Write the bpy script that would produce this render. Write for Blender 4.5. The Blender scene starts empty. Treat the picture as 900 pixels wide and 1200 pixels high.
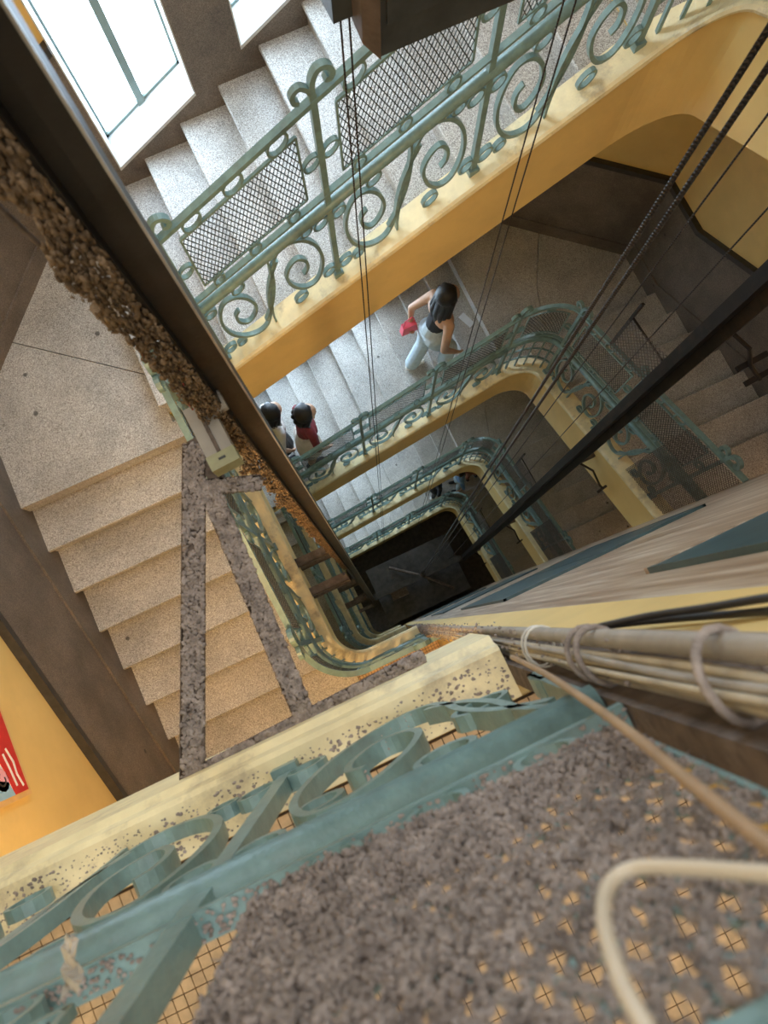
import bpy, bmesh, math, random
import numpy as np
from mathutils import Vector, Matrix, noise
random.seed(7)
SC = bpy.context.scene
COL = SC.collection
# ------------------------------------------------------------------ camera
CAMROT = np.array([[0.906287,-0.418565,0.058715],[-0.422574,-0.89447,0.146132],[-0.008647,-0.157249,-0.987521]])
_u,_s,_v = np.linalg.svd(CAMROT); CAMROT = _u@_v
FPX = 825.0; CZ = 1.5
def ray(p): return CAMROT@np.array([p[0]-450.0, p[1]-600.0, FPX])
def onX(p,v): r=ray(p); return Vector((np.array([0,0,CZ])+r*(v/r[0])).tolist())
def onY(p,v): r=ray(p); return Vector((np.array([0,0,CZ])+r*(v/r[1])).tolist())
def onZ(p,v): r=ray(p); return Vector((np.array([0,0,CZ])+r*((v-CZ)/r[2])).tolist())
cd = bpy.data.cameras.new('camera'); cam = bpy.data.objects.new('camera', cd); COL.objects.link(cam)
R3 = Matrix([[CAMROT[i][0], -CAMROT[i][1], -CAMROT[i][2]] for i in range(3)])
cam.matrix_world = Matrix.Translation((0,0,CZ)) @ R3.to_4x4()
cd.sensor_fit='HORIZONTAL'; cd.sensor_width=36; cd.lens=FPX/900*36; cd.clip_start=0.02; cd.clip_end=100
cd.dof.use_dof=True; cd.dof.focus_distance=5.5; cd.dof.aperture_fstop=9.0
SC.camera = cam
# ------------------------------------------------------------------ world, exposure
SC.view_settings.view_transform='Standard'; SC.view_settings.look='None'; SC.view_settings.gamma=1.0
SC.view_settings.use_curve_mapping=False; SC.view_settings.exposure=0.4
W = bpy.data.worlds.new('world'); SC.world=W; W.use_nodes=True
W.node_tree.nodes['Background'].inputs[0].default_value=(0.96,0.98,1.0,1)
W.node_tree.nodes['Background'].inputs[1].default_value=1.3
WINDOW_LIGHT = 10.0
LAMP_WATTS = 75.0
# warm lamp of the lift landing one storey down, on that landing's ceiling, below the lower edge of the picture
_ld=bpy.data.lights.new('landing_lamp_offscreen','POINT'); _ld.energy=LAMP_WATTS; _ld.color=(1,.76,.46); _ld.shadow_soft_size=.12
_lo=bpy.data.objects.new('landing_lamp_offscreen',_ld); COL.objects.link(_lo); _lo.location=(-.9,-1.1,-.50)
# ------------------------------------------------------------------ materials
MATS={}
def newmat(name):
    m=bpy.data.materials.new(name); m.use_nodes=True; MATS[name]=m
    nt=m.node_tree; b=nt.nodes['Principled BSDF']; return m,nt,b
def coords(nt):
    g=nt.nodes.new('ShaderNodeNewGeometry'); return g.outputs['Position']
def nz(nt,pos,scale,detail=3,rough=.55):
    n=nt.nodes.new('ShaderNodeTexNoise'); n.inputs['Scale'].default_value=scale; n.inputs['Detail'].default_value=detail
    n.inputs['Roughness'].default_value=rough; nt.links.new(pos,n.inputs['Vector']); return n.outputs['Fac']
def ramp(nt,fac,stops):
    r=nt.nodes.new('ShaderNodeValToRGB'); e=r.color_ramp.elements
    while len(e)<len(stops): e.new(.5)
    for el,(p,c) in zip(e,stops): el.position=p; el.color=(*c,1) if len(c)==3 else c
    nt.links.new(fac,r.inputs['Fac']); return r.outputs['Color']
def mix(nt,fac,a,b,mode='MIX'):
    m=nt.nodes.new('ShaderNodeMix'); m.data_type='RGBA'; m.blend_type=mode
    if isinstance(fac,(int,float)): m.inputs[0].default_value=fac
    else: nt.links.new(fac,m.inputs[0])
    for i,v in ((6,a),(7,b)):
        if isinstance(v,tuple): m.inputs[i].default_value=(*v,1)
        else: nt.links.new(v,m.inputs[i])
    return m.outputs[2]
def bump(nt,b,h,strength=.3,dist=.01):
    n=nt.nodes.new('ShaderNodeBump'); n.inputs['Strength'].default_value=strength; n.inputs['Distance'].default_value=dist
    nt.links.new(h,n.inputs['Height']); nt.links.new(n.outputs['Normal'],b.inputs['Normal'])
def plain(name,c,rough=.5,metal=0.0,var=.25,scale=12,dirt=None,dirtamt=.5,bmp=.15,bscale=40,spec=.5):
    m,nt,b=newmat(name); pos=coords(nt)
    f=nz(nt,pos,scale,4)
    lo=tuple(max(0,v*(1-var)) for v in c); hi=tuple(min(1,v*(1+var)) for v in c)
    col=ramp(nt,f,[(.3,lo),(.7,hi)])
    if dirt:
        d=nz(nt,pos,scale*.35,6,.7); dm=ramp(nt,d,[(.52,(0,0,0)),(.72,(dirtamt,)*3)])
        col=mix(nt,dm,col,dirt)
    nt.links.new(col,b.inputs['Base Color']); b.inputs['Roughness'].default_value=rough; b.inputs['Metallic'].default_value=metal
    b.inputs['Specular IOR Level'].default_value=spec
    if bmp: bump(nt,b,nz(nt,pos,bscale,4),bmp,.004)
    return m
def terrazzo(name,base,light,dark,rough=.45,stain=.3,scale=300):
    m,nt,b=newmat(name); pos=coords(nt)
    v=nt.nodes.new('ShaderNodeTexVoronoi'); v.inputs['Scale'].default_value=scale; nt.links.new(pos,v.inputs['Vector'])
    s=nt.nodes.new('ShaderNodeSeparateColor'); nt.links.new(v.outputs['Color'],s.inputs[0])
    c=ramp(nt,s.outputs[0],[(.0,dark),(.18,dark),(.3,base),(.68,base),(.8,light),(1,light)])
    f=nz(nt,pos,2.2,5,.65); st=ramp(nt,f,[(.38,(1-stain,)*3),(.62,(1,1,1))])
    c=mix(nt,1.0,c,st,'MULTIPLY')
    # old spots of gum and stain
    v2=nt.nodes.new('ShaderNodeTexVoronoi'); v2.inputs['Scale'].default_value=2.6; nt.links.new(pos,v2.inputs['Vector'])
    sp=ramp(nt,v2.outputs['Distance'],[(.035,(.75,)*3),(.05,(0,0,0))]); c=mix(nt,sp,c,(.02,.018,.016))
    nt.links.new(c,b.inputs['Base Color']); b.inputs['Roughness'].default_value=rough
    bump(nt,b,nz(nt,pos,60,3),.08,.003)
    return m
terrazzo('terrazzo',(.53,.50,.455),(.80,.78,.73),(.25,.22,.195),.42,.25,300)
terrazzo('dado',(.185,.15,.122),(.265,.22,.18),(.12,.097,.08),.5,.4,300)
plain('yellow',(.78,.565,.215),.6,var=.07,scale=3,dirt=(.48,.36,.17),dirtamt=.35,bmp=.1,bscale=25)
plain('cream',(.86,.745,.45),.5,var=.1,scale=14,dirt=(.30,.24,.17),dirtamt=.8,bmp=.3,bscale=60)
plain('trim_black',(.035,.032,.03),.45,var=.3,scale=20)
plain('green',(.18,.285,.275),.33,var=.18,scale=25,dirt=(.20,.18,.16),dirtamt=.35,bmp=.35,bscale=130)
plain('mesh_wire',(.05,.062,.058),.6,var=.3,scale=30,bmp=0)
plain('fine_mesh',(.12,.105,.095),.8,var=.4,scale=25,bmp=0)
plain('steel_edge',(.5,.48,.45),.4,metal=.6)
plain('steel',(.022,.018,.016),.45,metal=.35,var=.35,scale=12,dirt=(.12,.08,.05),dirtamt=.5,bmp=.2)
plain('bracket',(.12,.088,.068),.85,var=.4,scale=30,dirt=(.24,.19,.16),dirtamt=.8,bmp=.5,bscale=120)
plain('dust',(.37,.315,.285),1.0,var=.4,scale=45,dirt=(.17,.135,.12),dirtamt=.6,bmp=.9,bscale=300,spec=.05)
plain('dust_brown',(.24,.165,.10),1.0,var=.5,scale=40,dirt=(.09,.06,.04),dirtamt=.6,bmp=.9,bscale=250,spec=.05)
plain('grey_box',(.33,.295,.245),.6,var=.15,scale=12,dirt=(.25,.2,.14),dirtamt=.7)
plain('olive_cap',(.32,.31,.17),.5,var=.2,scale=15,dirt=(.2,.17,.1),dirtamt=.6)
plain('conduit',(.40,.36,.31),.55,var=.2,scale=18,dirt=(.25,.21,.18),dirtamt=.7,bmp=.3)
plain('wire_cream',(.52,.45,.33),.6,var=.2,scale=20,dirt=(.27,.22,.18),dirtamt=.8)
plain('wire_brown',(.42,.28,.165),.45,var=.15,scale=20,dirt=(.2,.14,.1),dirtamt=.4)
plain('wire_white',(.66,.56,.42),.4,var=.1,scale=20,dirt=(.3,.24,.18),dirtamt=.4)
plain('wire_black',(.03,.028,.028),.5)
plain('wire_red',(.5,.07,.04),.5)
plain('tie_white',(.8,.78,.72),.5)
plain('grout',(.075,.05,.032),.9,var=.3,scale=40)
plain('mosaic',(.62,.42,.22),.5,var=.22,scale=30,dirt=(.25,.15,.08),dirtamt=.5)
plain('door_green',(.055,.105,.115),.35,var=.25,scale=8,bmp=.1)
plain('frame_green',(.20,.26,.24),.5,var=.1)
plain('sill',(.62,.63,.62),.5,var=.12,scale=20)
plain('pit_concrete',(.20,.18,.16),.9,var=.3)
plain('car_dark',(.06,.054,.048),.7,var=.5,scale=9,dirt=(.10,.085,.075),dirtamt=.6)
plain('weight',(.045,.05,.048),.55,var=.3,scale=10,dirt=(.09,.075,.06),dirtamt=.5,bmp=.3)
plain('weight_side',(.10,.075,.065),.7,var=.3,scale=20,bmp=.4)
plain('skin',(.56,.33,.21),.5,var=.06,scale=30,bmp=0)
plain('hair',(.012,.010,.010),.45,var=.3,scale=60,bmp=.6,bscale=150)
plain('denim',(.52,.62,.68),.8,var=.12,scale=30,bmp=.2,bscale=80)
plain('black_cloth',(.02,.02,.024),.8)
plain('white_cloth',(.78,.75,.71),.8,var=.06)
plain('cream_cloth',(.74,.66,.58),.8,var=.06)
plain('maroon',(.22,.03,.04),.7)
plain('blue_cloth',(.22,.38,.68),.8)
plain('orange_cloth',(.36,.13,.06),.8)
plain('pink_bag',(.82,.11,.16),.45,var=.1)
plain('paper',(.80,.84,.88),.6,var=.05)
plain('plastic_film',(.55,.5,.42),.25,var=.2)
plain('shoe_white',(.75,.74,.7),.6)
plain('art_red',(.60,.03,.03),.5,var=.1); plain('art_blue',(.30,.52,.72),.5,var=.1); plain('art_pink',(.85,.42,.52),.5,var=.1)
plain('art_white',(.88,.86,.84),.5,var=.03); plain('art_wood',(.72,.47,.2),.5,var=.1)
# stone wall beside the lift: streaky
def _stone():
    m,nt,b=newmat('stone_wall'); pos=coords(nt)
    mp=nt.nodes.new('ShaderNodeMapping'); mp.inputs['Scale'].default_value=(30,30,1.2); nt.links.new(pos,mp.inputs['Vector'])
    f=nz(nt,mp.outputs[0],1.0,5,.65)
    c=ramp(nt,f,[(.3,(.25,.16,.095)),(.5,(.44,.315,.21)),(.72,(.70,.60,.48))])
    nt.links.new(c,b.inputs['Base Color']); b.inputs['Roughness'].default_value=.38
    bump(nt,b,f,.2,.004)
_stone()
def _glass():
    m,nt,b=newmat('lit_glass'); pos=coords(nt)
    mp=nt.nodes.new('ShaderNodeMapping'); mp.inputs['Rotation'].default_value=(0,math.radians(45),0); mp.inputs['Scale'].default_value=(60,60,60); nt.links.new(pos,mp.inputs['Vector'])
    ch=nt.nodes.new('ShaderNodeTexChecker'); ch.inputs['Scale'].default_value=1.0; nt.links.new(mp.outputs[0],ch.inputs['Vector'])
    c=mix(nt,ch.outputs['Fac'],(.46,.62,.80),(.66,.83,1.0))
    b.inputs['Base Color'].default_value=(.8,.85,.88,1); b.inputs['Roughness'].default_value=.4
    nt.links.new(c,b.inputs['Emission Color']); b.inputs['Emission Strength'].default_value=WINDOW_LIGHT
_glass()
# rope with lay
def _rope():
    m,nt,b=newmat('rope'); tc=nt.nodes.new('ShaderNodeNewGeometry')
    w=nt.nodes.new('ShaderNodeTexWave'); w.bands_direction='DIAGONAL'; w.inputs['Scale'].default_value=45; nt.links.new(tc.outputs['Position'],w.inputs['Vector'])
    c=ramp(nt,w.outputs['Fac'],[(.2,(.02,.015,.012)),(.8,(.05,.037,.03))]); nt.links.new(c,b.inputs['Base Color'])
    b.inputs['Roughness'].default_value=.5; b.inputs['Metallic'].default_value=.3; bump(nt,b,w.outputs['Fac'],.8,.006)
_rope()
# ------------------------------------------------------------------ mesh helpers
class MB:
    def __init__(s): s.v=[]; s.f=[]; s.mi=[]; s.cm=0
    def add(s,vs,fs):
        o=len(s.v); s.v+= [tuple(v) for v in vs]; s.f+=[tuple(i+o for i in f) for f in fs]; s.mi+=[s.cm]*len(fs)
    def box(s,a,b):
        x0,y0,z0=a; x1,y1,z1=b
        s.hexa([(x0,y0,z0),(x1,y0,z0),(x1,y1,z0),(x0,y1,z0),(x0,y0,z1),(x1,y0,z1),(x1,y1,z1),(x0,y1,z1)])
    def hexa(s,p): s.add(p,[(0,3,2,1),(4,5,6,7),(0,1,5,4),(1,2,6,5),(2,3,7,6),(3,0,4,7)])
    def prism(s,poly,d):   # poly list of 3d pts (planar loop), extruded by vector d
        n=len(poly); d=Vector(d); a=[Vector(p) for p in poly]; b=[p+d for p in a]
        s.add(a+b,[tuple(range(n))[::-1],tuple(range(n,2*n))]+[(i,(i+1)%n,n+(i+1)%n,n+i) for i in range(n)])
    def tube(s,pts,r,n=8,closed=False,caps=True,up=None,rect=None):
        # round tube (r number or list) or, with rect=(a,b), a flat bar; a along 'side', b along 'up'
        pts=[Vector(p) for p in pts]; m=len(pts); rings=[]
        prevu=None
        for i in range(m):
            if closed: t=(pts[(i+1)%m]-pts[i-1])
            else: t=pts[min(i+1,m-1)]-pts[max(i-1,0)]
            if t.length<1e-9: t=Vector((0,0,1))
            t.normalize()
            if up is not None: u=Vector(up); u=u-t*u.dot(t)
            elif prevu is not None: u=prevu-t*prevu.dot(t)
            else:
                u=Vector((0,0,1)) if abs(t.z)<.9 else Vector((1,0,0)); u=u-t*u.dot(t)
            if u.length<1e-6: u=t.orthogonal()
            u.normalize(); prevu=u; w=t.cross(u)
            if rect:
                a,b=rect; rings.append([pts[i]+w*x*a/2+u*y*b/2 for x,y in ((-1,-1),(1,-1),(1,1),(-1,1))])
            else:
                rr=r[i] if isinstance(r,(list,tuple)) else r
                rings.append([pts[i]+(w*math.cos(2*math.pi*k/n)+u*math.sin(2*math.pi*k/n))*rr for k in range(n)])
        q=len(rings[0]); vs=[v for R in rings for v in R]; fs=[]
        last=m if closed else m-1
        for i in range(last):
            j=(i+1)%m
            for k in range(q): fs.append((i*q+k,i*q+(k+1)%q,j*q+(k+1)%q,j*q+k))
        if caps and not closed: fs+= [tuple(range(q))[::-1], tuple(range((m-1)*q,m*q))]
        s.add(vs,fs)
    def blob(s,c,r,sq=(1,1,1),amp=.35,seed=0):
        c=Vector(c); vs=[]
        for v in ICO[0]:
            d=1+amp*noise.noise(v*1.7+Vector((seed*3.1,seed*1.7,seed)))*2
            vs.append(c+Vector((v.x*sq[0],v.y*sq[1],v.z*sq[2]))*r*d)
        s.add(vs,ICO[1])
    def mesh(s,name):
        me=bpy.data.meshes.new(name); me.from_pydata(s.v,[],s.f); me.update(); return me
    def build(s,name,mats,parent=None,smooth=False,loc=None,recalc=True):
        me=s.mesh(name)
        if recalc:
            bm=bmesh.new(); bm.from_mesh(me); bmesh.ops.recalc_face_normals(bm,faces=bm.faces); bm.to_mesh(me); bm.free()
        if isinstance(mats,str): mats=[mats]
        for m in mats: me.materials.append(MATS[m])
        if len(mats)>1: me.polygons.foreach_set('material_index',s.mi)
        if smooth: me.polygons.foreach_set('use_smooth',[True]*len(me.polygons))
        o=bpy.data.objects.new(name,me); COL.objects.link(o)
        if parent: o.parent=parent
        if loc: o.location=loc
        return o
_b=bmesh.new(); bmesh.ops.create_icosphere(_b,subdivisions=1,radius=1); ICO=([v.co.copy() for v in _b.verts],[tuple(v.index for v in f.verts) for f in _b.faces]); _b.free()
_b=bmesh.new(); bmesh.ops.create_icosphere(_b,subdivisions=3,radius=1); ICO3=([v.co.copy() for v in _b.verts],[tuple(v.index for v in f.verts) for f in _b.faces]); _b.free()
def tag(o,label=None,cat=None,group=None,kind=None):
    if label: o['label']=label
    if cat: o['category']=cat
    if group: o['group']=group
    if kind: o['kind']=kind
    return o
def thing(name,label,cat,loc=(0,0,0),group=None,kind=None):
    o=bpy.data.objects.new(name,None); COL.objects.link(o); o.location=loc; o.empty_display_size=.1
    return tag(o,label,cat,group,kind)
def copy_tree(o,parent=None,dz=0):
    c=o.copy(); COL.objects.link(c); c.parent=parent
    if parent is None: c.location.z+=dz
    for ch in list(o.children): copy_tree(ch,c)
    return c
# ------------------------------------------------------------------ staircase dimensions (metres, camera floor = 0)
H=4.08; RI=H/26; TR=.292
FR=-8*RI; FL=FR-11*RI; NL=-H
XL,XR,YF=-1.9,3.86,3.30              # outer walls
SL=RI/TR
def nos_far(x): return FR-(2.18-x)*SL
def nos_left(y): return FL-(1.70-y)*SL
def nos_right(y): return FR+RI+(1.84-y)*SL
STOREYS=4
ORD=['top storey','second storey down','third storey down','lowest storey']
# railing centre line: list of (segment name, function s in [0,1] -> (x,y,nx,ny,base z))
RA=.30; RXL=-.515; RXR=2.355; RYF=1.825; RYN=-.185
CAPO=.07
def seg_near(t): return (.18+(-.215-.18)*t,RYN,0,-1,NL+.05)
def arc(cx,cy,a0,a1,z0,z1):
    def f(t):
        a=math.radians(a0+(a1-a0)*t); e=t*t*(3-2*t)*.5+t*.5
        return (cx+RA*math.cos(a),cy+RA*math.sin(a),math.cos(a),math.sin(a),z0+(z1-z0)*e)
    return f
seg_nl=arc(-.215,.115,270,180,NL+.05,nos_left(.115)+CAPO)
def seg_left(t): y=.115+(1.525-.115)*t; return (RXL,y,-1,0,nos_left(y)+CAPO)
seg_fl=arc(-.215,1.525,180,90,nos_left(1.525)+CAPO,nos_far(-.215)+CAPO)
def seg_far(t): x=-.215+(2.055+.215)*t; return (x,RYF,0,1,nos_far(x)+CAPO)
seg_fr=arc(2.055,1.525,90,0,nos_far(2.055)+CAPO,nos_right(1.525)+CAPO)
def seg_right(t): y=1.525+(-.14-1.525)*t; return (RXR,y,1,0,nos_right(y)+CAPO)
def smp(fn,n): return [fn(i/n) for i in range(n+1)]
def strip(mb,samples,prof):
    """sweep a closed profile [(outward offset, height)] along samples"""
    q=len(prof); vs=[]; fs=[]
    for (x,y,nx,ny,z) in samples:
        for o,h in prof: vs.append((x+nx*o,y+ny*o,z+h))
    m=len(samples)
    for i in range(m-1):
        for k in range(q): fs.append((i*q+k,i*q+(k+1)%q,(i+1)*q+(k+1)%q,(i+1)*q+k))
    fs+=[tuple(range(q)),tuple(range((m-1)*q,m*q))]
    mb.add(vs,fs)
def join(a,b): return a+b[1:]
CAP_PROF=[(-.085,-.045),(-.09,-.03),(-.085,-.008),(-.07,0),(.07,0),(.07,-.045)]
def fascia_prof(h): return [(-.065,-.04),(.06,-.04),(.06,-h+.05),(-.065,-h)]
def stringer(parent,samples,h=.62):
    mb=MB(); strip(mb,samples,fascia_prof(h)); o=mb.build('fascia','yellow',parent,False)
    mb=MB(); strip(mb,samples,CAP_PROF); mb.build('cap','cream',parent,False)
    return o
# ------------------------------------------------------------------ flights
def step_build(axis,sgn,n0,n1,t):
    """one step: nosing at local 0, tread runs uphill along sgn*axis, width n0..n1 on the other axis; riser and worn nosing are sub-parts"""
    def pr(prof):
        mb=MB()
        if axis=='x': mb.prism([(sgn*a,n0,z) for a,z in prof],(0,n1-n0,0))
        else: mb.prism([(n0,sgn*a,z) for a,z in prof],(n1-n0,0,0))
        return mb
    o=pr([(.0,0),(.0,-.042),(TR+.03,-.042),(TR+.03,0)]).build('step','terrazzo',t)
    pr([(-.0,-.036),(0,-RI-.0),(.035,-RI-.0),(.035,-.036)]).build('riser','terrazzo',o)
    pr([(.014,.0006),(-.016,.0006),(-.022,-.006),(-.022,-.03),(-.016,-.038),(0.0,-.038),(.014,-.02)]).build('nosing','terrazzo',o)
    return o
def step_copies(t,st,locs):
    for i,l in enumerate(locs):
        c=st if i==0 else copy_tree(st,t)
        c.location=l
def slab(mb,p0,p1,w0,w1,axis,th):
    # sloping soffit slab from (a0,z0) to (a1,z1)
    (a0,z0),(a1,z1)=p0,p1
    if axis=='x': mb.prism([(a0,w0,z0),(a1,w0,z1),(a1,w0,z1-th),(a0,w0,z0-th)],(0,w1-w0,0))
    else: mb.prism([(w0,a0,z0),(w0,a1,z1),(w0,a1,z1-th),(w0,a0,z0-th)],(w1-w0,0,0))
def make_flight(kind):
    t=thing('stair_flight','x','stairs')
    if kind=='left':
        st=step_build('y',1,XL+.02,-.56,t); step_copies(t,st,[(0,1.70-i*TR,FL-i*RI) for i in range(1,7)])
        mb=MB(); slab(mb,(1.74,FL-.16),(-.1,FL-.16-1.84*SL),XL,-.56,'y',.14); mb.build('soffit','yellow',t)
        stringer(t,join(smp(seg_nl,12),smp(seg_left,6)))
    if kind=='far':
        st=step_build('x',1,1.87,YF-.02,t); step_copies(t,st,[(2.18-i*TR,0,FR-i*RI) for i in range(1,11)])
        mb=MB(); slab(mb,(2.22,FR-.16),(-.78,FR-.16-3.0*SL),1.87,YF,'x',.14); mb.build('soffit','yellow',t)
        stringer(t,join(smp(seg_fl,12),smp(seg_far,6)))
    if kind=='right':
        st=step_build('y',-1,2.40,XR-.02,t); step_copies(t,st,[(0,1.84-(i-1)*TR,FR+i*RI) for i in range(1,8)])
        mb=MB(); slab(mb,(1.88,FR-.02),(-.22,FR-.02+2.1*SL),2.40,XR,'y',.14); mb.build('soffit','yellow',t)
        # last bit of the stringer flares out against the lift wall
        stringer(t,join(smp(seg_fr,12),smp(seg_right,8)))
    return t
CH_L=[(XL,2.42),(-1.08,YF)]; CH_R=[(2.85,YF),(XR,2.42)]
def make_landing(kind):
    t=thing('stair_landing','x','landing')
    def sl(poly,z,name='floor_slab',m='terrazzo',th=.12):
        mb=MB(); mb.prism([(x,y,z) for x,y in poly],(0,0,-th)); return mb.build(name,m,t)
    g=.004
    if kind=='farleft':
        z=FL
        sl([(XL,1.68),(XL,2.42),(-1.60,2.74),(-1.572,2.822-g),(-.742,2.147-g),(-.742,1.80),(-.50,1.80),(-.50,1.68)],z)
        sl([(-1.572,2.822+g),(-1.08,YF),(-.742,YF),(-.742,2.147+g)],z)
        sl([(XL,1.70),(XL,2.42),(-1.08,YF),(-.74,YF),(-.74,1.70)],z-.12,'soffit','yellow',.08)
        mb=MB(); mb.prism([(XL,1.72,FL-.03),(-.5,1.72,FL-.03),(-.5,1.72,FL-RI-.02),(XL,1.72,FL-RI-.02)],(0,.04,0)); mb.build('riser','terrazzo',t)
    if kind=='farright':
        z=FR
        sl([(2.16,1.80),(2.16,YF),(2.85,YF),(3.14,3.045),(2.83,2.48-g),(2.62,1.80)],z)
        sl([(2.62+g*2,1.80),(2.83+g*2,2.48),(3.145,3.04),(XR,2.42),(XR,1.80)],z)
        sl([(2.18,1.82),(2.18,YF),(2.85,YF),(XR,2.42),(XR,1.82)],z-.12,'soffit','yellow',.08)
        mb=MB(); mb.prism([(2.19,1.8,FR-.03),(2.19,YF,FR-.03),(2.19,YF,FR-RI-.02),(2.19,1.8,FR-RI-.02)],(.04,0,0)); mb.build('riser','terrazzo',t)
    if kind=='near':
        z=NL
        sl([(XL,.0),(-.5,.0),(-.40,-.14),(-.40,-.9),(XL,-.9)],z)
        sl([(-.396,-.14),(.185,-.14),(.185,-.20),(.28,-.20),(.28,-2.6),(XL,-2.6),(XL,-.904),(-.396,-.904)],z,m='mosaic_floor')
        sl([(XL,-.03),(-.5,-.03),(-.40,-.14),(.185,-.14),(.185,-.20),(.28,-.20),(.28,-2.6),(XL,-2.6)],z-.12,'soffit','yellow',.2)
        stringer(t,smp(seg_near,3),.40)
    return t
def _mosaic():
    m,nt,b=newmat('mosaic_floor'); pos=coords(nt)
    br=nt.nodes.new('ShaderNodeTexBrick'); br.offset=0; br.inputs['Scale'].default_value=1
    br.inputs['Brick Width'].default_value=.024; br.inputs['Row Height'].default_value=.024; br.inputs['Mortar Size'].default_value=.0018
    br.inputs['Color1'].default_value=(.50,.33,.18,1); br.inputs['Color2'].default_value=(.62,.42,.23,1); br.inputs['Mortar'].default_value=(.08,.05,.03,1)
    nt.links.new(pos,br.inputs['Vector']); nt.links.new(br.outputs['Color'],b.inputs['Base Color']); b.inputs['Roughness'].default_value=.5
_mosaic()
FLIGHT_LABEL={'left':'flight of terrazzo steps along the poster wall, ','far':'flight of grey terrazzo steps under the windows, ','right':'flight of terrazzo steps running up beside the lift wall, '}
LAND_LABEL={'farleft':'terrazzo corner landing between poster wall and window wall, ','farright':'terrazzo corner landing with chamfered wall beyond the windows, ','near':'mosaic tiled lift landing behind the balustrade, '}
LEVELS={}
for kind in ('left','far','right'):
    f0=make_flight(kind)
    for k in range(STOREYS):
        f=f0 if k==0 else copy_tree(f0,None,-H*k)
        tag(f,FLIGHT_LABEL[kind]+ORD[k],'stairs','stair flights around the well')
for kind in ('farleft','farright','near'):
    l0=make_landing(kind)
    for k in range(STOREYS):
        l=l0 if k==0 else copy_tree(l0,None,-H*k)
        tag(l,LAND_LABEL[kind]+ORD[k],'landing','stair landings')
# ------------------------------------------------------------------ outer walls
ZB,ZT=-4*H-.02,3.2
WALLS={}
def wall(name,a,b,th=.2,mat='yellow',z0=ZB,z1=ZT):
    a=Vector((*a,0)); b=Vector((*b,0)); d=(b-a).normalized(); n=Vector((-d.y,d.x,0))   # n points outward when a->b keeps the room on the right
    mb=MB(); mb.prism([a+Vector((0,0,z0)),b+Vector((0,0,z0)),b+Vector((0,0,z1)),a+Vector((0,0,z1))],n*th)
    o=mb.build(name,mat); tag(o,None,None,None,'structure'); WALLS[name]=o; return o
wall('wall_left',(XL,-2.6),(XL,2.42))
wall('wall_far_left',CH_L[0],CH_L[1])
wall('wall_far_right',CH_R[0],CH_R[1])
wall('wall_right',(XR,2.42),(XR,-2.6))
wall('wall_back',(XR,-2.6),(XL,-2.6))
WIN=[(-.34,.267),(.597,1.20)]
WTH=.35; WH=2.5; WS=.10
def win_bottom(x): return nos_far(x)+WS
mb=MB()
xs=[-1.08]+[v for w in WIN for v in w]+[2.85]
for i in range(0,len(xs),2): mb.box((xs[i],YF,ZB),(xs[i+1],YF+WTH,ZT))
for (x0,x1) in WIN:
    for k in range(STOREYS+1):
        b0=win_bottom(x0)-H*k; b1=win_bottom(x1)-H*k
        if k<STOREYS: lo0=b0-H+WH; lo1=b1-H+WH
        if k==0:   # above the top window
            mb.prism([(x0,YF,b0+WH),(x1,YF,b1+WH),(x1,YF,ZT),(x0,YF,ZT)],(0,WTH,0))
        if k<STOREYS-1: mb.prism([(x0,YF,lo0),(x1,YF,lo1),(x1,YF,b1),(x0,YF,b0)],(0,WTH,0))
        if k==STOREYS-1: mb.prism([(x0,YF,ZB),(x1,YF,ZB),(x1,YF,b1),(x0,YF,b0)],(0,WTH,0))
WALLS['wall_far']=tag(mb.build('wall_far','yellow'),None,None,None,'structure')
# dado panels, skirting and black trim on each wall
def dado(wname,pts,off,h0=1.18,sk=.28,holes=None,k=0):
    """pts: list of (x,y,ref z); off: inward vector; child pieces of the wall"""
    par=WALLS[wname]; off=Vector(off)
    for (a,b) in zip(pts[:-1],pts[1:]):
        a=Vector(a);b=Vector(b); Z=Vector((0,0,1))
        mb=MB(); mb.prism([a-Z*.35,b-Z*.35,b+Z*h0,a+Z*h0],off*.03); mb.build('dado_panel','dado',par)
        mb=MB(); mb.prism([a+Z*(h0-.01),b+Z*(h0-.01),b+Z*(h0+.045),a+Z*(h0+.045)],off*.05); mb.build('dado_rail','trim_black',par)
        if sk:
            mb=MB(); mb.prism([a-Z*.3,b-Z*.3,b+Z*sk,a+Z*sk],off*.045); mb.build('skirting','dado',par)
for k in range(STOREYS):
    dz=-H*k
    dado('wall_left',[(XL,-2.6,NL+dz),(XL,-.30,NL+dz),(XL,1.70,FL+dz),(XL,2.42,FL+dz)],(1,0,0),1.15,.25)
    dado('wall_far_left',[(*CH_L[0],FL+dz),(*CH_L[1],FL+dz)],Vector((1,-1,0)).normalized(),1.2,.15)
    dado('wall_far_right',[(*CH_R[0],FR+dz),(*CH_R[1],FR+dz)],Vector((-1,-1,0)).normalized(),1.2,.17)
    dado('wall_right',[(XR,2.42,FR+dz),(XR,1.90,FR+dz),(XR,-.30,dz-.02),(XR,-2.6,dz-.02)],(-1,0,0),1.17,.25)
    # far wall: strips between and below the windows
    for (x0,x1) in [(-1.08,-.34),(.267,.597),(1.20,2.18),(2.18,2.85)]:
        pts=[(x0,YF,max(FL,min(FR,nos_far(x0)))+dz),(x1,YF,max(FL,min(FR,nos_far(x1)))+dz)]
        dado('wall_far',pts,(0,-1,0),1.02,.0)
    for (x0,x1) in WIN:
        mb=MB(); mb.prism([(x0,YF,nos_far(x0)-.35+dz),(x1,YF,nos_far(x1)-.35+dz),(x1,YF,win_bottom(x1)-.012+dz),(x0,YF,win_bottom(x0)-.012+dz)],(0,-.03,0)); mb.build('dado_panel','dado',WALLS['wall_far'])
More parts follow.
